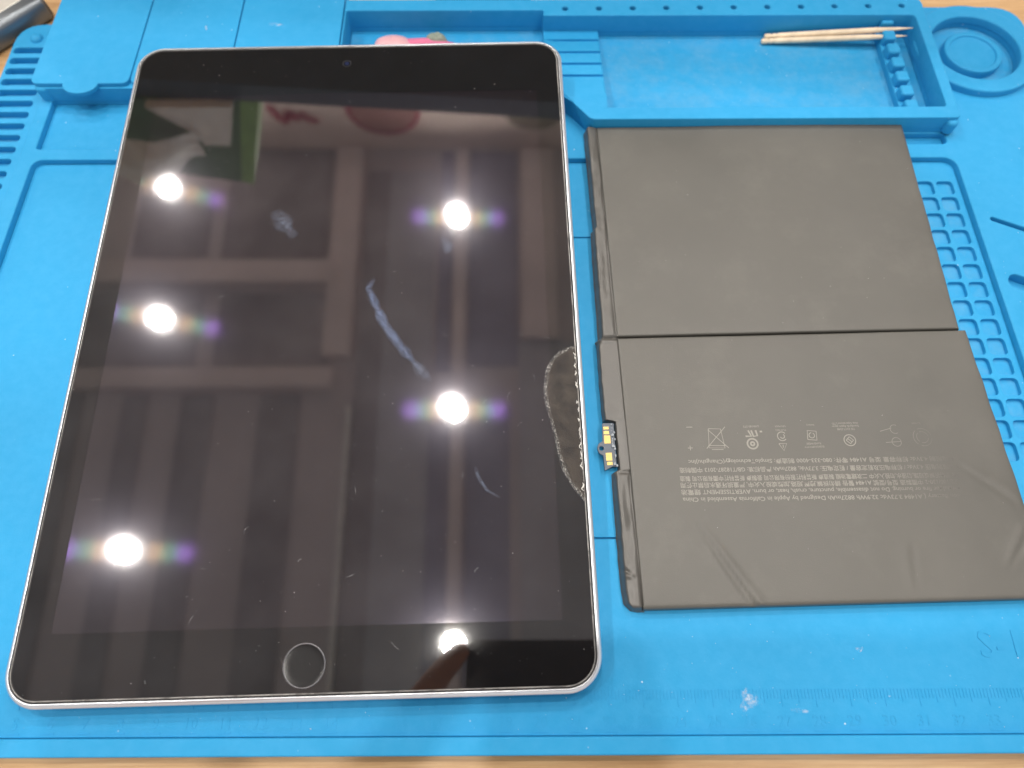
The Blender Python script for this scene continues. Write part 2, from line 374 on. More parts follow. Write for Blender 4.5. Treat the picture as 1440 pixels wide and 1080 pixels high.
# wall sign: red strokes and a red-edged roundel
M_RED = simple('red sign paint', (.42, .04, .09), .6); M_ROSE = simple('dull rose roundel', (.40, .22, .20), .6); M_OLV = simple('olive roundel', (.25, .23, .17), .6)
sg = empty('wall_sign', (-430, 1597, 1690)); tag(sg, 'wall sign of red brush strokes and roundels, mirrored near the tablet top', 'sign')
for pts in (((-370, 0), (-350, 60), (-338, 82), (-322, 60), (-308, 20)), ((-308, 20), (-290, 70), (-272, 40)), ((-272, 30), (-255, 66), (-235, 76), (-225, 60))):
    mb = MB(); mb.ribbon([(x, z) for x, z in pts], 26); mb.v = [(x, -2, z) for x, z, _ in mb.v]; mb.build('stroke', M_RED, sg, None)
mb = MB(); mb.add([(x, -1.5, z) for x, z in circle(8, 20, 112, 40)], [tuple(range(40))]); mb.build('roundel', M_ROSE, sg, None)
mb = MB(); c1 = circle(8, 20, 124, 40); c2 = circle(8, 20, 110, 40)
mb.add([(x, -3, z) for x, z in c1 + c2], [(i, (i+1) % 40, 40+(i+1) % 40, 40+i) for i in range(40)]); mb.build('roundel_rim', M_RED, sg, None)
mb = MB(); mb.add([(x, -1.5, z) for x, z in circle(520, 10, 108, 40)], [tuple(range(40))]); mb.build('roundel', M_OLV, sg, None)

# ------------------------------------------------------------------ the blue repair mat
MAT = empty('repair_mat', (0, 0, 0))
tag(MAT, 'large blue silicone repair mat with moulded trays and recesses on the wooden table', 'mat')
ST, FR, FL, TR = 5.0, 6.0, 3.5, 14.0        # heights: slot strip, frame, recess floor, tray rim
outline = roundpoly([(-219.7, -17.8), (231, -17.8), (231, 282), (-150, 282), (-150, 273.4), (-219.7, 273.4)], [4, 4, 14, 0, 0, 12], 6)
plate(MB(), outline, [], 0, 2.0, .2).build('base_sheet', M_BLUED, MAT)
slots = [rrect(-218.4, -201.4, 255.3 - 6.3*k, 258.9 - 6.3*k, 1.5, 4) for k in range(24)]
plate(MB(), roundpoly([(-219.7, -17.8), (-198.2, -17.8), (-198.2, 273.4), (-219.7, 273.4)], [4, 0, 0, 12], 6), slots, 1.9, ST, .35).build('slot_strip', M_BLUE, MAT)
mb = MB(); mb.rings([[(px, py, ST - .1 + z) for px, py in circle(-210, 264, rr, 24)] for rr, z in ((2.7, 0), (2.5, .9), (1.9, 1.5), (1.0, 1.9), (.3, 2.0))], cap1=True); mb.build('round_stud', M_BLUE, MAT, 80)
def rot_slot(x, y, L, wd, ang):
    c, s = math.cos(rad(ang)), math.sin(rad(ang)); return [(x + c*a - s*b, y + s*a + c*b) for a, b in rrect(0, L, -wd/2, wd/2, wd*.48, 4)]
main_hole = rrect(-191.9, 179.7, -13.1, 194.4, (2, 2, 5, 4))
t_out = roundpoly([(-71.9, 221.5), (21.6, 221.5), (32.6, 207.2), (181.2, 207.6), (181.6, 277), (-71.9, 277)], [0, 1.5, 2, 2.2, 3, 0], 4)
t_in = roundpoly([(-71.1, 226), (15, 226), (38.8, 213.4), (176.8, 213.6), (176.8, 266.7), (15, 266.7), (15, 270.1), (-71.1, 270.1)], [1, 0, 0, 1.6, 2.2, .0, .8, 1], 4)
holes = [main_hole, rrect(-192.4, -78, 200, 226.6, (1.2, 1, 1, 1)), rrect(60, 178.6, 201.5, 207, (1, 2, 2, 1)), circle(202.5, 253, 19.2, 64),
         rot_slot(185.4, 164.4, 36, 1.9, -25), rot_slot(184.4, 137.2, 30, 6, -27), inset(t_in, -.1)]
plate(MB(), roundpoly([(-197.9, -17.8), (231, -17.8), (231, 282), (-197.9, 282)], [0, 4, 14, 0], 6), holes, 1.9, FR, .45).build('frame_sheet', M_BLUE, MAT)
# recess floors
cells = [rrect(x, x + 6.5, 184.3 - 7.87*k - 6.5, 184.3 - 7.87*k, 1.5, 3) for k in range(15) for x in (154.9, 162.7, 170.6)]
seams = [rrect(-60, 120, y, y + .55, .2, 2) for y in (157.4, 42.4)]
plate(MB(), rrect(-191.8, 179.6, -13.0, 194.3, (2, 2, 4, 3)), cells + seams, 1.9, FL, .22).build('work_floor', M_BLUE, MAT)
plate(MB(), rrect(-192.3, -78.1, 200.1, 226.5, .5), [], 1.9, FL, .2).build('pocket_floor', M_BLUE, MAT)
plate(MB(), rrect(60.1, 178.5, 201.6, 206.9, .5), [], 1.9, 3.4, .2).build('pocket_floor', M_BLUE, MAT)
plate(MB(), inset(t_in, .05), [], 1.9, FL, .1).build('tray_floor', M_BLUED, MAT)
mb = MB(); plate(mb, circle(202.5, 253, 19.1, 64), [], 1.9, 3.2, .1); mb.build('dish_floor', M_BLUED, MAT)
# lids block and three lids
plate(MB(), rrect(-192.5, -72.2, 226.45, 284, .6), [], FR - .2, 12.2, .2).build('lid_base', M_BLUE, MAT)
plate(MB(), rrect(-197, -190.5, 225.8, 232.5, 2.6, 5), [], FR - .2, 12.25, 1.2).build('corner_nub', M_BLUE, MAT)
def lid(x0, x1, tab):
    L = roundpoly([(x0, 227.4), (x1, 227.4), (x1, 285), (x0, 285)], [3.4, 3.4, 0, 0], 5)
    cx = (tab[0]+tab[1])/2; r = (tab[1]-tab[0])/2
    arc = [(cx - r*math.cos(math.pi*k/16), 227.4 - 5.5*math.sin(math.pi*k/16)) for k in range(17)]
    plate(MB(), L[:6] + arc + L[6:], [], 12.3, TR, .35).build('lid', M_BLUE, MAT)
lid(-197.4, -157.0, (-183.9, -169.3)); lid(-156.5, -116.9, (-144, -129)); lid(-116.4, -72.4, (-102, -87))
# tool tray: rim with screw holes, ramp with finger grooves, comb for tools
hl = [circle(24.5 + 14.78*k, 271.1 + .14*k, 1.35, 16) for k in range(11)]
plate(MB(), t_out, [t_in] + hl, FR - .2, TR, .4).build('tray_wall', M_BLUE, MAT)
mb = MB(); zr = lambda y: 6.4 + (266.6 - y)*7.3/52
prof = [(266.6, zr(266.6))]
for gy in (259.3, 250.6, 242.4, 234.2):
    prof += [(gy + 1.0, zr(gy + 1.0)), (gy + .85, zr(gy) - 1.1), (gy - .1, zr(gy) - 1.1), (gy - 1.3, zr(gy - 1.3) + .25)]
prof += [(222, 13.4), (213.0, 13.85), (212.6, 13.85)]
n = len(prof); vs = []; XS = (15.05, 20.3, 24, 30, 38.9, 39.5)
for x in XS:
    ym = max(212.6, 225.5 - (x - 15)*.85)                    # front end stays inside the slanted tray wall
    for y, z in prof:
        zz = (z if 20 < x < 39 else (zr(y) if x < 20 else zr(y) - .4)) if y > 223 else z
        vs.append((x, max(y, ym), min(zz, 13.85)))
    vs += [(x, ym, 3), (x, 266.6, 3)]
m_ = n + 2; fs = []
for k in range(len(XS) - 1):
    for i in range(m_): fs.append((k*m_+i, k*m_+(i+1) % m_, (k+1)*m_+(i+1) % m_, (k+1)*m_+i))
fs += [tuple(range(m_)), tuple((len(XS)-1)*m_+i for i in reversed(range(m_)))]
mb.add(vs, fs); mb.build('grooved_ramp', M_BLUE, MAT, 25)
plate(MB(), rrect(163.0, 168.8, 213.7, 266.6, .3), [], 3.3, 6.6, .5).build('comb_base', M_BLUE, MAT)
for k in range(7):
    y1 = 270.2 - 8.15*k; y0 = max(y1 - 5.7, 213.8); y1 = min(y1, 266.6)
    plate(MB(), rrect(163.2, 168.6, y0, y1, min(1.2, (y1-y0)*.4), 4), [], 6.2, 10.5 if k else 11.8, .9).build('comb_tooth', M_BLUE, MAT)
plate(MB(), rrect(176.4, 181.2, 205.4, 210.2, 2.2, 6), [], 7.2, 12.6, 1.4).build('corner_nub', M_BLUE, MAT)
# round dish
plate(MB(), circle(202.5, 253, 26.2, 72), [circle(202.5, 253, 19.0, 64)], FR - .3, 9.0, .7).build('dish_ring', M_BLUE, MAT)
mb = MB(); mb.rings([[(px, py, z) for px, py in circle(203, 253, rr, 56)] for rr, z in ((12.4, 3), (12.4, 5.9), (12.1, 6.4), (11.6, 6.6), (10.6, 6.6), (10.0, 6.4), (9.7, 5.8), (8.0, 5.3), (4, 5.1), (.5, 5.05))], cap1=True)
mb.build('dish_island', M_BLUE, MAT)

# raised lettering: every figure is real relief
def text_mesh(txt, size, extrude=0.0, bold=0.0):
    cu = bpy.data.curves.new('txt', 'FONT'); cu.body = txt; cu.size = size*S; cu.extrude = extrude*S; cu.resolution_u = 2; cu.offset = bold*S; cu.align_x = 'CENTER'; cu.align_y = 'CENTER'
    o = bpy.data.objects.new('txt', cu); COL.objects.link(o); bpy.context.view_layer.update()
    me = bpy.data.meshes.new_from_object(o.evaluated_get(bpy.context.evaluated_depsgraph_get())); bpy.data.objects.remove(o); return me
for k in range(5, 34):
    o = link('ruler_number', text_mesh(str(k), 4.2, .08), M_BLUE, MAT, None); o.location = ((8.2 + 10*(k-20))*S, -9.6*S, FL*S)
    mb = MB(); mb.box(-1.8, 1.8, -12.1, -11.8, 0, .12); ob = mb.build('ruler_bar', M_BLUE, MAT, None); ob.location = ((8.2 + 10*(k-20))*S, 0, FL*S)
mb = MB()
for k in range(-150, 150):
    x = 8.2 + k; L = 4.6 if k % 10 == 0 else (3.6 if k % 5 == 0 else 2.5); mb.box(x - .14, x + .14, -1.2 - L, -1.2, FL - .05, FL + .12)
tag(mb.build('ruler_ticks', M_BLUE, MAT, None), kind='stuff')
o = link('embossed_lettering', text_mesh('S-160', 11, .12), M_BLUE, MAT, None); o.location = (.1515, .0105, FL*S + .00005)

# ------------------------------------------------------------------ the tablet
P0 = (-58.626, -3.901, 11.0)
TABR = Matrix.Rotation(0.02276, 4, 'Z') @ Matrix.Rotation(0.053452, 4, 'X')
TAB = empty('tablet', P0, TABR)
tag(TAB, 'silver tablet with black glass front and round home button lying on the mat', 'tablet')
W2, TH, RC = 84.85, 242.3, 10.4
def tring(ins, z, n=12): return [(x, y, z) for x, y in rrect(-W2 + ins, W2 - ins, ins, TH - ins, max(RC - ins, .8), n)]
mb = MB(); mb.rings([tring(i, z) for i, z in ((9, -7.5), (5, -7.35), (2.4, -6.3), (.9, -4.6), (.2, -2.6), (0, -1.2), (.06, -.85))], cap0=True); mb.build('back_shell', M_ALU, TAB, 40)
mb = MB(); mb.rings([tring(i, z) for i, z in ((.06, -.85), (.35, -.5), (.85, -.18), (1.2, -.08), (1.35, -.12), (1.36, -1.2))]); mb.build('chamfered_rim', M_CHAM, TAB, 60)
mb = MB(); mb.rings([tring(i, z) for i, z in ((1.3, -.55), (2.2, -.55))]); mb.build('gasket', M_GASKET, TAB, None)
# glass sheet: bevelled rounded rectangle, single top skin with polished edge
gl = [(x, y) for x, y, _ in tring(1.95, 0)]
mb = MB()
rs = [tring(1.95, -.5), tring(1.95, -.12), tring(2.02, .02), tring(2.2, .10)]
mb.rings(rs, cap1=True); mb.flat = [len(mb.f) - 1]; mb.build('cover_glass', M_GLASS, TAB, 60)
mb = MB(); mb.rings([tring(i, z, 12) for i, z in ((1.93, -.10), (1.97, .06), (2.12, .125), (2.20, .128))]); mb.build('edge_glint', film_mat('painted edge glint', (.72, .71, .68), .12, .8, 90, .35, .65), TAB, 60)  # pale diffuse ring paints the bright glint along the glass edge
mb = MB(); lcdL = rrect(-74.3, 74.3, 19.8, 217.4, .1, 1)
o_ = [(x, y, -.62) for x, y, _ in tring(2.0, 0)]
tops = [[Vector(p) for p in o_], [Vector((x, y, -.62)) for x, y in lcdL[::-1]]]
mb.fill(tops); mb.build('bezel', M_BEZEL, TAB, None)
mb = MB(); NG = 14                                          # the panel sits a little crooked under the glass: its mirror image doubles the lamps
for j in range(NG + 1):
    for i in range(NG + 1):
        u, vv = i/NG, j/NG; mb.add([(-76 + 152*u, 18 + 203*vv, -.64 - .3*(1-vv) - .6*u*(1-vv) - .12*u)], [])
mb.f = [(j*(NG+1)+i, j*(NG+1)+i+1, (j+1)*(NG+1)+i+1, (j+1)*(NG+1)+i) for j in range(NG) for i in range(NG)]
mb.build('display_panel', M_LCD, TAB, 60)
# home button
mb = MB(); mb.rings([[(x, y, z) for x, y in circle(0, 9.4, rr, 64)] for rr, z in ((6.1, .10), (6.05, .19), (5.85, .22), (5.65, .17), (5.62, .08))])
hb = mb.build('home_button', simple('button ring', (.14, .14, .15), .35, 1), TAB, 60)
mb = MB(); mb.rings([[(x, y, z) for x, y in circle(0, 9.4, rr, 48)] for rr, z in ((5.66, .02), (5.3, -.03), (4.0, -.055), (2.0, -.075), (.3, -.08))], cap1=True)
mb.v = [(x, y, z + .21) for x, y, z in mb.v]
mbt, nt, b = new_mat('button face'); b.inputs['Base Color'].default_value = (.010, .010, .011, 1); b.inputs['Roughness'].default_value = .22; b.inputs['Specular IOR Level'].default_value = .32
bump(nt, ntex(nt, coords(nt, (1, 3, 1)), 1500, 3), .10, .0002, b)
mb.build('button_face', mbt, hb, 80)
# front camera
mb = MB(); mb.rings([[(x, y, .115) for x, y in circle(-.9, 231.6, rr, 28)] for rr in (1.7, 1.45)]); fc = mb.build('front_camera', simple('camera ring', (.02, .022, .03), .3), TAB, None)
mb = MB(); mb.rings([[(x, y, .114) for x, y in circle(-.9, 231.6, rr, 24)] for rr in (.95, .1)], cap1=True); mb.build('camera_lens', simple('lens blue', (.015, .02, .05), .1), fc, None)
# greasy smears on the glass
def smear_mat(name, col, amax, scale, lo, hi, streak=1.0):
    m = bpy.data.materials.new(name); m.use_nodes = True; nt = m.node_tree; nt.nodes.clear()
    out = nd(nt, 'ShaderNodeOutputMaterial'); v = coords(nt, (1, streak, 1), rot=(0, 0, rad(-28)))
    tr = nd(nt, 'ShaderNodeBsdfTransparent'); df = nd(nt, 'ShaderNodeBsdfDiffuse'); df.inputs[0].default_value = (*col, 1)
    at = nd(nt, 'ShaderNodeAttribute', attribute_name='fall'); ml = nd(nt, 'ShaderNodeMath', operation='MULTIPLY'); f = ntex(nt, v, scale, 4, .7)
    nt.links.new(ramp(nt, f, [(lo, (0, 0, 0)), (hi, (amax,)*3)]), ml.inputs[0]); nt.links.new(at.outputs['Fac'], ml.inputs[1])
    mx = nd(nt, 'ShaderNodeMixShader'); nt.links.new(ml.outputs[0], mx.inputs[0]); nt.links.new(tr.outputs[0], mx.inputs[1]); nt.links.new(df.outputs[0], mx.inputs[2]); nt.links.new(mx.outputs[0], out.inputs[0]); return m
M_SMEAR = smear_mat('greasy smear', (.32, .42, .68), .58, 900, .36, .72, 3.0)
M_SMEAR2 = smear_mat('faint smear', (.40, .48, .66), .30, 500, .34, .75, 2.0)
M_SCUFF = smear_mat('white scuff', (.62, .76, .88), .6, 900, .42, .62)
def smear(pts, wid, mat, z=.13, parent=None, name='smear'):
    P = [Vector((*p, 0)) for p in pts]; Q = []
    for i in range(len(P)-1):
        for k in range(8): Q.append(P[i].lerp(P[i+1], k/8))
    Q.append(P[-1]); m = len(Q); NW = 9; vs = []; fall = []
    for i, q in enumerate(Q):
        d = (Q[min(i+1, m-1)] - Q[max(i-1, 0)]).normalized(); nn = Vector((-d.y, d.x, 0)); e = math.sin(math.pi*i/(m-1))**.6
        wq = wid*(.45 + .55*e)*(.8 + .5*noise.noise(q*.25))
        for k in range(NW):
            t = -1 + 2*k/(NW-1); p = q + nn*wq*t*.75; vs.append((p.x*S, p.y*S, z*S)); fall.append(max(0, 1-t*t)**1.5*e)
    me = bpy.data.meshes.new(name); me.from_pydata(vs, [], [(i*NW+k, i*NW+k+1, (i+1)*NW+k+1, (i+1)*NW+k) for i in range(m-1) for k in range(NW-1)])
    me.attributes.new('fall', 'FLOAT', 'POINT').data.foreach_set('value', fall)
    return link(name, me, mat, parent or TAB, None)
smear([(14.5, 134), (12.4, 130), (14, 126.5), (18.4, 116.4), (24, 108), (28, 103), (31, 99.5)], 3.0, M_SMEAR)
smear([(27, 104.5), (31, 99), (35, 94.5)], 3.0, M_SMEAR2)
smear([(-23.3, 163), (-19, 157), (-14.6, 150.9)], 6.5, M_SMEAR2)
smear([(49, 66), (49.8, 62.7), (52.6, 58.2), (56.5, 56)], 1.1, M_SMEAR2)
smear([(38, 150), (40, 146), (39, 143)], 3, M_SMEAR2)
# lifted adhesive at the right edge
adh = [(83.2, 106.2), (80.6, 105.6), (78.2, 104.3), (76, 102.8), (74.4, 100.5), (73.1, 97.6), (72.5, 94.3), (72.0, 91), (72.2, 88.1), (72.8, 84.2), (73.5, 80.7), (74.3, 77), (75.0, 73.6), (75.5, 70), (76.2, 66.6), (77, 63.8), (78.1, 61.5), (79.2, 59.3), (80.6, 57.4), (81.7, 56), (82.8, 54.4)]
mb = MB(); mb.add([(x, y, .125) for x, y in adh] + [(83.0, y, .125) for x, y in adh], [(i, i+1, len(adh)+i+1, len(adh)+i) for i in range(len(adh)-1)]); mb.build('adhesive_patch', M_ADH, TAB, None)
mb = MB(); mb.ribbon(adh, [1.0 + 1.0*abs(noise.noise(Vector((i*.7, 3, 0)))) for i in range(len(adh))], .14); mb.build('adhesive_edge', M_ADHLINE, TAB, None)
mb = MB(); y = 104.0
while y > 56:
    L = random.uniform(.6, 2.6); pts = [(82.5 + random.uniform(-.9, .2)*random.random(), y - L*k/4, .2) for k in range(5)]
    mb.tube(pts, [.05, random.uniform(.08, .22), random.uniform(.1, .26), random.uniform(.08, .2), .05], 6); y -= L*random.uniform(.9, 3.2)
tag(mb.build('glue_crumbs', M_CRUMB, TAB, 80), kind='stuff')
# hair scratches and dust
mb = MB()
for i in range(46):
    x, y = random.uniform(-72, 78), random.uniform(6, 215); a = random.uniform(0, 6.28); L = random.uniform(.6, 3.2); cv = random.uniform(-1, 1)
    mb.ribbon([(x + L*k/6*math.cos(a + cv*k/6), y + L*k/6*math.sin(a + cv*k/6)) for k in range(7)], random.uniform(.05, .12), .12)
tag(mb.build('scratches', M_SCR, TAB, None), kind='stuff')
def specks(name, parent, n, box, z, r, mat):
    mb = MB()
    for i in range(n):
        x, y = random.uniform(box[0], box[1]), random.uniform(box[2], box[3]); q = random.uniform(*r)*random.choice((.5, .7, 1, 1, 1.5)); a = random.uniform(0, 6)
        mb.add([(x + q*math.cos(a+k*2.1)*random.uniform(.6, 1.3), y + q*math.sin(a+k*2.1), z) for k in range(3)] + [(x, y, z + q*.7)], [(0,1,3), (1,2,3), (2,0,3)])
    return tag(mb.build(name, mat, parent, None), kind='stuff')
specks('dust', TAB, 420, (-82, 82, 3, 238), .11, (.05, .13), M_DUST)

# ------------------------------------------------------------------ the battery
BATR = Matrix.Rotation(rad(1.3), 4, 'Z') @ Matrix.Rotation(rad(.80), 4, 'X')
BAT = empty('battery', (39.2, 20.6, 3.55), BATR)
tag(BAT, 'flat grey-black tablet battery with two pouch cells and gold contacts, right of the tablet', 'battery')
TB = 4.2
def sstep(a, b, x):
    t = min(1, max(0, (x-a)/(b-a))); return t*t*(3-2*t)
def crease(p, q, width, amp):
    p, q = Vector(p), Vector(q); d = q-p; L = d.length; d = d/L; nrm = Vector((-d.y, d.x))
    def f(x, y):
        r = Vector((x, y)) - p; s = r.dot(d)/L; t = r.dot(nrm)
        if s < -.05 or s > 1.1: return 0
        e = sstep(-.05, .35, s)*(1 - sstep(1.0, 1.1, s))
        ww = width*(.35 + .65*s)
        return e*amp*(math.exp(-((t-ww*.35)/ww)**2)*.6 - math.exp(-(t/(ww*.45))**2))
    return f
CR = [crease((17, 29), (33.5, .4), 2.3, .95), crease((22, 22), (31, .4), 4.5, .16), crease((104, 44), (121, 30), 3.0, .28), crease((112, 8), (123, 20), 2.6, .45), crease((83, 2), (85, 16), 3, .18),
      crease((110, 161.6), (123.5, 160.4), 1.2, .10), crease((60, 147), (66, 118), 1.4, .05), crease((60, 60), (61, 82), 1.6, .06), crease((76, 176), (98, 186), 2.4, .12), crease((119, 112), (123, 96), 1.6, .35), crease((5, 171), (16, 166), 1.0, .06)]
def samples(a, b, n, edge=(0, .12, .3, .55, .9, 1.4, 2.2)):
    e = [a+k for k in edge]; f = [b-k for k in reversed(edge)]; m = [e[-1] + (f[0]-e[-1])*k/n for k in range(1, n)]; return e + m + f
def cell(name, y0, y1, xl, xr):
    """xl, xr: functions of y giving the left and right edges"""
    ys = samples(y0, y1, 92); us = samples(0, 124.0, 120); nu = len(us); mb = MB(); vs = []
    for y in ys:
        a, b_ = xl(y), xr(y)
        for u in us:
            x = a + (b_-a)*u/124.0
            rough_edge = .25*noise.noise(Vector((y*.12, 7, 0))) if u > 120 else 0
            d = min(u*4 + .35, 124.0-u, (y-y0)*(2.2 if y0 > 1 else 1), (y1-y)*(2.2 if y0 < 1 else 1)); r = 1.15
            z = TB - (r - math.sqrt(max(0, r*r - (r-min(d, r))**2)))
            z -= .22*math.exp(-d/2.0)
            z += .26*noise.noise(Vector((x*.035, y*.035, y0))) + .035*noise.noise(Vector((x*.16, y*.16, 3+y0)))
            if d > .15: z += sum(c(x, y) for c in CR)*min(1, d/1.2 + .35)
            vs.append((x + rough_edge, y, z))
    fs = [(j*nu+i, j*nu+i+1, (j+1)*nu+i+1, (j+1)*nu+i) for j in range(len(ys)-1) for i in range(nu-1)]
    ring = list(range(nu)) + [(j+1)*nu-1 for j in range(1, len(ys))] + [(len(ys)-1)*nu+i for i in reversed(range(nu-1))] + [j*nu for j in reversed(range(1, len(ys)-1))]
    base = len(vs); vs += [(vs[i][0], vs[i][1], .05) for i in ring]; m = len(ring)
    mb.add(vs, fs); side = MB(); side.add([vs[i] for i in ring] + vs[base:], [(k, m+k, m+(k+1) % m, (k+1) % m) for k in range(m)] + [tuple(m+k for k in range(m))])
    o = mb.build(name, M_POUCH, BAT, 60); side.build('foil_edge', M_BLACK, o, 60); return o
cell('lower_cell', 0, 90.85, lambda y: .3, lambda y: 125.0 - 1.5*y/90)
cell('upper_cell', 91.3, 186.4, lambda y: .3, lambda y: 121.6 + 3.0*(y-91.5)/95)
# folded side flap
OUT = [(-.4, -1.0), (0, -3.2), (2, -5.1), (5.7, -5.5), (9, -5.6), (25, -5.6), (42.9, -5.4), (43.4, -3.2), (60.3, -3.2), (60.8, -6.9), (75, -7.0), (89.8, -6.8), (90.6, -7.3), (91.6, -6.1), (100, -5.9), (118, -5.8), (137.2, -5.4), (138.2, -4.4), (150, -4.6), (164, -4.6), (180, -4.8), (186.2, -4.7)]
def outx(y):
    for (a, xa), (b_, xb) in zip(OUT, OUT[1:]):
        if a <= y <= b_: return xa + (xb-xa)*(y-a)/(b_-a)
    return OUT[-1][1]
mb = MB(); NU = 26; ys = [-.4 + 186.6*k/420 for k in range(421)]; vs = []
for y in ys:
    xo = outx(y) + .18*noise.noise(Vector((0, y*.3, 5)))
    xi = 1.05 + .30*noise.noise(Vector((2, y*.07, 1)))
    flat = sstep(88, 92, y); low = 1 - sstep(40, 44, y); mid = 1 - flat - low
    for i in range(NU+1):
        u = i/NU; x = xo + (xi-xo)*u
        prof_t = .5 + 3.1*sstep(0, .24, u) + .45*math.sin(math.pi*min(1, u/.85)) - .32*math.exp(-((u-.87)/.08)**2)          # puffy fold with a valley by the cell
        prof_m = .5 + 2.8*sstep(0, .10, u) + .35*u - .25*math.exp(-((u-.95)/.05)**2)
        z = prof_t*(1-mid) + prof_m*mid
        wr = noise.noise(Vector((x*.30, y*.09, 9)))*.55 + noise.noise(Vector((x*.5, y*.30, 2)))*.09 + noise.noise(Vector((x*.28, y*.035, 4)))*.6
        z += wr*(.85*(1-mid) + .12*mid)*sstep(0, .25, u)
        z -= .9*math.exp(-((y-91.0)/.55)**2)*sstep(0, .2, u) + .8*math.exp(-(((y-11.5) + (x+4)*.8)/.7)**2 - ((x+4)/2.0)**2)
        z += .6*math.exp(-((y-10.2)/.8)**2 - ((x+3.2)/1.6)**2) - .5*math.exp(-((y-42.6)/.5)**2)*sstep(.2, .6, u)
        z *= sstep(-.5, 1.1, y)*.9 + .1
        vs.append((x, y, z))
mb.add(vs, [(j*(NU+1)+i, j*(NU+1)+i+1, (j+1)*(NU+1)+i+1, (j+1)*(NU+1)+i) for j in range(len(ys)-1) for i in range(NU)])
fl = mb.build('side_flap', M_FLAP, BAT, 70)
sb = MB(); m = len(ys); sb.add([vs[j*(NU+1)] for j in range(m)] + [(vs[j*(NU+1)][0]+.1, vs[j*(NU+1)][1], 0) for j in range(m)], [(k, k+1, m+k+1, m+k) for k in range(m-1)]); sb.build('foil_edge', M_BLACK, fl, None)
# connector tab
cn = MB(); plate(cn, roundpoly([(-7.6, 43.6), (-4.9, 45.0), (-3.6, 44.8), (-3.4, 60.0), (-7.2, 60.0), (-7.6, 53.6), (-9.0, 53.0), (-9.6, 51.2), (-9.0, 49.4), (-7.7, 48.8)], [.3, 0, 0, 0, .3, .4, .9, .9, .9, .4], 4), [circle(-8.1, 51.2, .75, 20)], 1.5, 2.1, .1); cn = cn.build('connector', M_PCB, BAT)
for (x0, x1, y0, y1) in ((-6.7, -4.9, 45.4, 46.5), (-6.9, -4.9, 46.9, 49.6), (-7.0, -4.9, 52.8, 55.6), (-7.0, -5.2, 56.0, 57.2), (-7.0, -5.2, 57.7, 58.7)):
    MB().box(x0, x1, y0, y1, 2.08, 2.22).build('gold_contact', M_GOLD, cn, None)
mb = MB()
for k in range(22): y = random.uniform(45, 59.6); x = random.uniform(-4.5, -3.3); q = random.uniform(.1, .3); mb.box(x-q, x+q, y-q*1.5, y+q*1.5, 2.05, 2.05+q*2)
tag(mb.build('torn_tape', M_STEEL, cn, None), kind='stuff')

# printed text, upside down to the viewer
ZT = TB + .14
LINES = [(32.3, 106, 16.0, 1.75, 'Li-ion Battery ( A1484 3.73Vdc 32.9Wh 8827mAh Designed by Apple in California Assembled in China'),
         (34.7, 107, 15.8, 1.75, 'Potential for fire or burning. Do not disassemble, puncture, crush, heat, or burn. AVERTISSEMENT 鋰電池'),
         (37.0, 107, 15.9, 1.70, '1ICP2/100/130-2 中國製造 型号/型號 A1484 警告 請勿拆解,擠壓,短路,加熱或投入火中, 严重损坏遇水后禁止使用'),
         (39.2, 107, 15.9, 1.70, '警告 請勿拆解或短路,勿浸水,勿投入火中 二次鋰電池組 製造商 新普科技股份有限公司 委製商 新普科技中國有限公司 製造'),
         (42.0, 107, 16.1, 1.70, '充电限制电压 4.3Vdc / 标称电压及额定容量 / 额定电压: 3.73Vdc, 8827mAh 产品标准: GB/T18287-2013 中国制造'),
         (44.7, 106, 19.4, 1.70, '充电限制 4.3Vdc 标称容量 型号 A1484 零件: 080-333-4000 制造商: SimploTechnology(Changshu)Inc')]
for yl, xs, xe, sz, txt in LINES:
    me = text_mesh(txt, sz, 0, .022); xsz = [v.co.x for v in me.vertices]; wid = (max(xsz)-min(xsz))/S
    kx = (xs-xe)/max(wid, 1e-3); cxm = (max(xsz)+min(xsz))/2
    for v in me.vertices:
        x = -(v.co.x-cxm)*kx/S + (xs+xe)/2; y = -v.co.y/S*1.12 + yl + (xs - x)*.012 - .5
        v.co = Vector((x*S, y*S, (TB + .26*noise.noise(Vector((x*.035, y*.035, 0))) + .035*noise.noise(Vector((x*.16, y*.16, 3))) + .02)*S))
    link('printed_line', me, M_INK, BAT, None)
def stroke_mark(strokes, wd=.22):
    mb = MB()
    for st in strokes:
        mb.ribbon(st, wd)
    mb.v = [(x, y, TB + .26*noise.noise(Vector((x*.035, y*.035, 0))) + .035*noise.noise(Vector((x*.16, y*.16, 3))) + .02) for x, y, _ in mb.v]
    return mb.build('printed_symbol', M_INK, BAT, None)
def arc(cx, cy, r, a0=0, a1=360, n=20): return [(cx + r*math.cos(rad(a0 + (a1-a0)*k/n)), cy + r*math.sin(rad(a0 + (a1-a0)*k/n))) for k in range(n+1)]
stroke_mark([[(19.8, 49.9), (21.4, 49.9)], [(20.6, 49.1), (20.6, 50.7)]]); stroke_mark([[(20.2, 57.1), (22.2, 57.1)]])
stroke_mark([[(27.4, 56.4), (31.4, 56.2), (32, 49.6), (26.8, 49.8), (27.4, 56.4)], [(26.6, 50.6), (32.2, 50.4)], [(26, 49.6), (33, 56.9)], [(33.2, 49.6), (27.2, 56)], [(27.6, 49.2), (31.4, 49.1)]])
stroke_mark([arc(41.2, 50.8, 1.7), arc(41.2, 50.8, .6)], .55)
stroke_mark([[(39.3, 53.4), (41.2, 53.4), (40.4, 55.4)], [(41.4, 55.4), (41.9, 53.3), (43.2, 53.5), (42.9, 55.4)], [(44.2, 54.9), (45, 54.9)]], .6)
stroke_mark([[(49.8, 50.6), (52.4, 50.6), (51.1, 48.2), (49.8, 50.6)], [(51.1, 50.2), (51.1, 49.2)]])
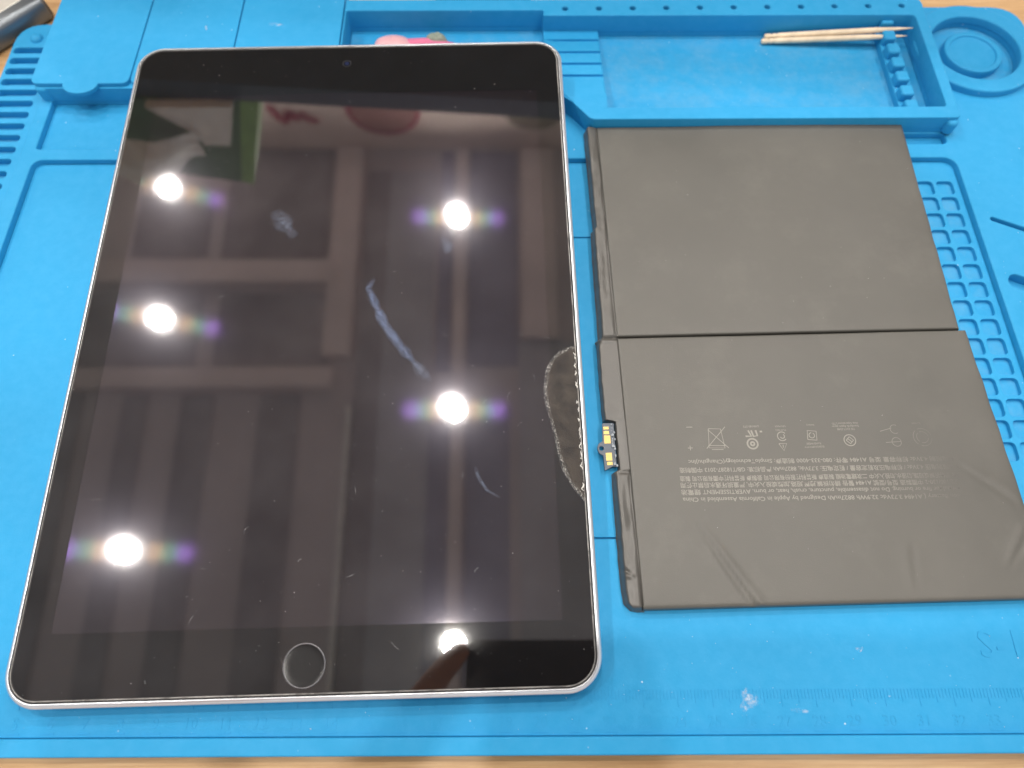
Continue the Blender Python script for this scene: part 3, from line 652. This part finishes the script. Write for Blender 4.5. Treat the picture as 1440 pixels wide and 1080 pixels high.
stroke_mark([arc(51.3, 53.1, 1.5, 40, 320), arc(51.4, 53.1, .7, 200, 420)], .3)
stroke_mark([[(59.6, 51.8), (62.6, 51.5), (62.9, 54.6), (60, 54.9), (59.6, 51.8)], arc(61.2, 53.2, .9, 90, 420)], .26)
stroke_mark([arc(73.4, 51.2, 1.9), [(72.2, 51.2), (73.4, 52.4), (74.6, 51.2), (73.4, 50), (72.2, 51.2)], [(72.8, 51.8), (74, 50.6)]], .3)
stroke_mark([arc(88.6, 50.2, 1.5), [(85, 50.1), (90, 50.3)], arc(89, 54.6, 1.5, 60, 300), [(84, 54), (88, 55)]], .2)
stroke_mark([arc(97.5, 51.6, 3.0, 10, 110), arc(97.5, 51.6, 3.0, 130, 230), arc(97.5, 51.6, 3.0, 250, 350), arc(97.5, 51.6, 1.9, 10, 110), arc(97.5, 51.6, 1.9, 130, 230), arc(97.5, 51.6, 1.9, 250, 350)], .22)
for x, y, sz, tx in ((41.6, 56.8, 1.0, 'LMA180 ST5'), (51.3, 56.6, .9, 'UN-MAX'), (51.3, 55.3, .9, 'TUV N52'), (61.4, 56.8, .9, 'battery'), (61.3, 50.4, .95, 'RoHS/WEEE'), (61.3, 49.3, .95, 'ELBIO/UPM PTY'), (73, 55.1, 1.0, 'TIS 2217-2548'), (73, 56.1, 1.0, 'Standards Apple Japan'), (73, 57.1, 1.0, 'Asia Operations LTD'), (96.5, 56.4, 1.3, 'Li-ion')):
    me = text_mesh(tx, sz)
    for v in me.vertices:
        X = x - v.co.x/S; Y = y - v.co.y/S; v.co = Vector((X*S, Y*S, (TB + .26*noise.noise(Vector((X*.035, Y*.035, 0))) + .035*noise.noise(Vector((X*.16, Y*.16, 3))) + .02)*S))
    link('printed_caption', me, M_INK, BAT, None)
specks('dust', BAT, 90, (2, 122, 2, 184), TB + .08, (.05, .12), M_DUST)

# ------------------------------------------------------------------ small things
def toothpick(p, q, label, ph):
    p, q = Vector(p), Vector(q); d = q-p; L = d.length
    e = empty('toothpick', p); e.matrix_world = Matrix.Translation(p*S) @ d.to_track_quat('X', 'Z').to_matrix().to_4x4()
    prof = [(0, .85), (.4, 1.15), (2.4, 1.18), (2.8, .95), (3.4, .95), (3.8, 1.18), (4.6, 1.18), (5.0, .98), (5.5, .98), (5.9, 1.18), (7.0, 1.2), (L*.5, 1.22), (L-16, 1.15), (L-8, .8), (L-2, .35), (L, .1)]
    mb = MB(); mb.rings([[(x, r*math.cos(2*math.pi*k/14), r*math.sin(2*math.pi*k/14)) for k in range(14)] for x, r in prof], True, True); mb.build('stick', M_WOODSTICK, e, 40)
    tag(e, label, 'toothpick', 'toothpicks resting on the tray comb')
toothpick((113.6, 264.4, 5.0), (176.0, 261.6, 11.4), 'wooden toothpick with grooved end, rear one of the pair in the blue tray', 0)
toothpick((112.0, 261.7, 4.8), (173.6, 259.0, 9.6), 'wooden toothpick with grooved end, front one of the pair in the blue tray', 1)

# pink rubber piece in the back tray
pk = empty('pink_pouch', (-41, 256, FL)); tag(pk, 'glossy pink rubber pouch peeking out behind the top of the tablet', 'pouch')
def blob(name, cx, cy, rx, ry, h, mat, seed, parent):
    mb = MB(); rings = []
    for k in range(13):
        a = math.pi/2*k/12; rr = math.cos(a)**.7 if k < 12 else .02; rings.append([(cx + rx*rr*math.cos(t)*(1+.26*noise.noise(Vector((math.cos(t)*1.2, math.sin(t)*1.2, seed)))), cy + ry*rr*math.sin(t), h*math.sin(a)*(1 + .18*noise.noise(Vector((math.cos(t)*2, math.sin(t)*2, seed+k*.2))))) for t in [2*math.pi*i/36 for i in range(36)]])
    mb.rings(rings, True, True); return mb.build(name, mat, parent, 80)
blob('body', 1, -1, 20.5, 9.5, 4.2, M_PINK, 1.5, pk); blob('highlit_end', -10.5, .5, 9.6, 9.0, 5.3, M_PINKHL, 4.2, pk); blob('tab', 8.5, 6.6, 5.2, 3.6, 4.4, M_OLIVE, 8.1, pk)

# grey metal handle on the table, top left
hd = empty('tool_handle', (-226, 274, 0), Matrix.Rotation(rad(50.5), 4, 'Z')); tag(hd, 'grey metal tool handle lying on the wood beside the mat corner', 'handle')
def bar(name, x0, x1, wd, h, mat, c=2.0, z0=0.0):
    sec = rrect(-wd/2, wd/2, z0, z0 + h, c, 4); mb = MB()
    mb.rings([[(x, a*k, z0 + (b_ - z0)*k + (1-k)*h/2) for a, b_ in sec] for x, k in ((x0, .94), (x0+.5, 1), (x1-.5, 1), (x1, .94))], True, True); return mb.build(name, mat, hd, 40)
bar('grip', -14, 16.8, 15, 11, M_STEEL, 3.2); bar('end_cap', -60, -14.4, 15.6, 11.4, M_STEELD, 3.2); bar('collar', 16.6, 18.0, 13.4, 9.6, M_STEELD, 2.5, .6)
mb = MB(); plate(mb, rrect(-13, 16, -1.5, 6.6, 1), [], 10.7, 11.4, .3); mb.build('pale_inlay', M_PALE, hd)
# dark bar behind the mat
db = empty('black_bar', (-12, 290.5, 0)); tag(db, 'dark bar on the table just behind the rim of the blue tray', 'bar')
sec = rrect(-3, 3, 0, 5, 1.5, 4); mb = MB(); mb.rings([[(x, a, b_) for a, b_ in sec] for x in (-22, 22)], True, True); mb.build('rod', M_BLACK, db, 40)

# pale scuffs on the mat
smear([(67.2, -1.0), (68.6, -3.2), (69.6, -6.2)], 4.2, M_SCUFF, FL + .16, MAT, 'scuff'); smear([(65.8, -5.2), (68.0, -6.6)], 2.4, M_SCUFF, FL + .18, MAT, 'scuff')
smear([(102.2, 10.0), (103.6, 9.2), (104.6, 10.2)], 1.4, M_SCUFF, FL + .05, MAT, 'scuff'); smear([(80, -6.5), (86, -7.2)], 1.2, M_SCUFF, FL + .16, MAT, 'scuff')
smear([(-104, 262), (-97, 261)], 2.0, M_SCUFF, TR + .03, MAT, 'scuff'); smear([(-131, 262), (-130, 258)], 1.0, M_SCUFF, TR + .03, MAT, 'scuff')
# loose flakes on the mat
specks('dust', MAT, 260, (-190, 178, -12, 20), FL, (.06, .16), M_DUST)
specks('dust', MAT, 60, (181, 229, 40, 228), FR, (.06, .18), M_DUST)
specks('dust', MAT, 60, (42, 160, 215, 262), FL, (.06, .18), M_DUST)

# ------------------------------------------------------------------ the phone that takes the picture and the hand that holds it: only their mirror image shows
CAMM = Matrix.Translation((0, 0, .2213)) @ CAMR
ph = empty('smartphone'); ph.matrix_world = CAMM; tag(ph, 'black smartphone held level over the bench, mirrored at the lower right of the tablet', 'phone')
mb = MB(); L = rrect(-25, 130, -74, 3.5, 6, 6)
mb.rings([[(x, y, z) for x, y in inset(L, i)] for i, z in ((1.6, 2.0), (.5, 2.5), (0, 3.4), (0, 8.0), (.5, 9.2), (1.6, 9.8))], True, True); pb = mb.build('body', simple('black phone shell', (.012, .012, .014), .45), ph, 50)
for y in (-22, -44):
    mb = MB(); mb.rings([[(x, yy, z) for x, yy in circle(0, y, rr, 32)] for rr, z in ((9, 2.1), (9, .4), (8.4, 0), (6.5, 0), (6.2, .5), (.4, .6))], cap1=True); mb.build('rear_lens', M_BLACK, ph, 50)
hn = empty('hand'); hn.matrix_world = CAMM; tag(hn, 'hand gripping the phone, its fingertip mirrored over the lamp at the tablet bottom', 'hand')
J = {'elbow': (-250, -300, 45, 42), 'fore': (-190, -215, 36, 36), 'wrist': (-140, -145, 26, 27), 'palm': (-108, -95, 20, 29), 'kn': (-92, -72, 15, 22),
     'i0': (-76, -60, 8, 11), 'i1': (-53, -34, 4, 8.6), 'i2': (-37.5, -14, 2, 7.4), 'i3': (-28.5, -3.5, 1, 6.4), 'i4': (-26, 0, 1, 4.2),
     'm0': (-80, -68, 17, 11), 'm1': (-54, -50, 24, 9.2), 'm2': (-34, -42, 22, 8.4), 'm3': (-20, -38, 18, 7.2),
     'r0': (-82, -84, 20, 10.5), 'r1': (-56, -70, 27, 9), 'r2': (-36, -62, 24, 8.2), 'r3': (-22, -58, 19, 7),
     'p0': (-88, -98, 20, 9.5), 'p1': (-66, -90, 26, 8), 'p2': (-48, -83, 24, 7.2), 'p3': (-36, -79, 20, 6.2),
     't0': (-120, -84, 6, 13), 't1': (-104, -56, 2, 10.5), 't2': (-92, -40, 1, 9.2), 't3': (-84, -29, 0, 7.6)}
E_ = [('elbow', 'fore'), ('fore', 'wrist'), ('wrist', 'palm'), ('palm', 'kn'), ('kn', 'i0'), ('i0', 'i1'), ('i1', 'i2'), ('i2', 'i3'), ('i3', 'i4'), ('kn', 'm0'), ('m0', 'm1'), ('m1', 'm2'), ('m2', 'm3'),
      ('kn', 'r0'), ('r0', 'r1'), ('r1', 'r2'), ('r2', 'r3'), ('palm', 'p0'), ('p0', 'p1'), ('p1', 'p2'), ('p2', 'p3'), ('palm', 't0'), ('t0', 't1'), ('t1', 't2'), ('t2', 't3')]
keys = list(J); me = bpy.data.meshes.new('skin'); me.from_pydata([tuple(c*S for c in J[k][:3]) for k in keys], [(keys.index(a), keys.index(b_)) for a, b_ in E_], [])
me.materials.append(simple('skin tone', (.48, .26, .19), .5, noise_amt=.1))
ho = bpy.data.objects.new('skin', me); COL.objects.link(ho); ho.parent = hn
ho.modifiers.new('Skin', 'SKIN'); sv = me.skin_vertices[0].data
for i, k in enumerate(keys): sv[i].radius = (J[k][3]*S, J[k][3]*S*(.75 if k in ('palm', 'kn') else 1)); sv[i].use_root = (k == 'palm')
sub = ho.modifiers.new('Sub', 'SUBSURF'); sub.levels = 2; sub.render_levels = 2
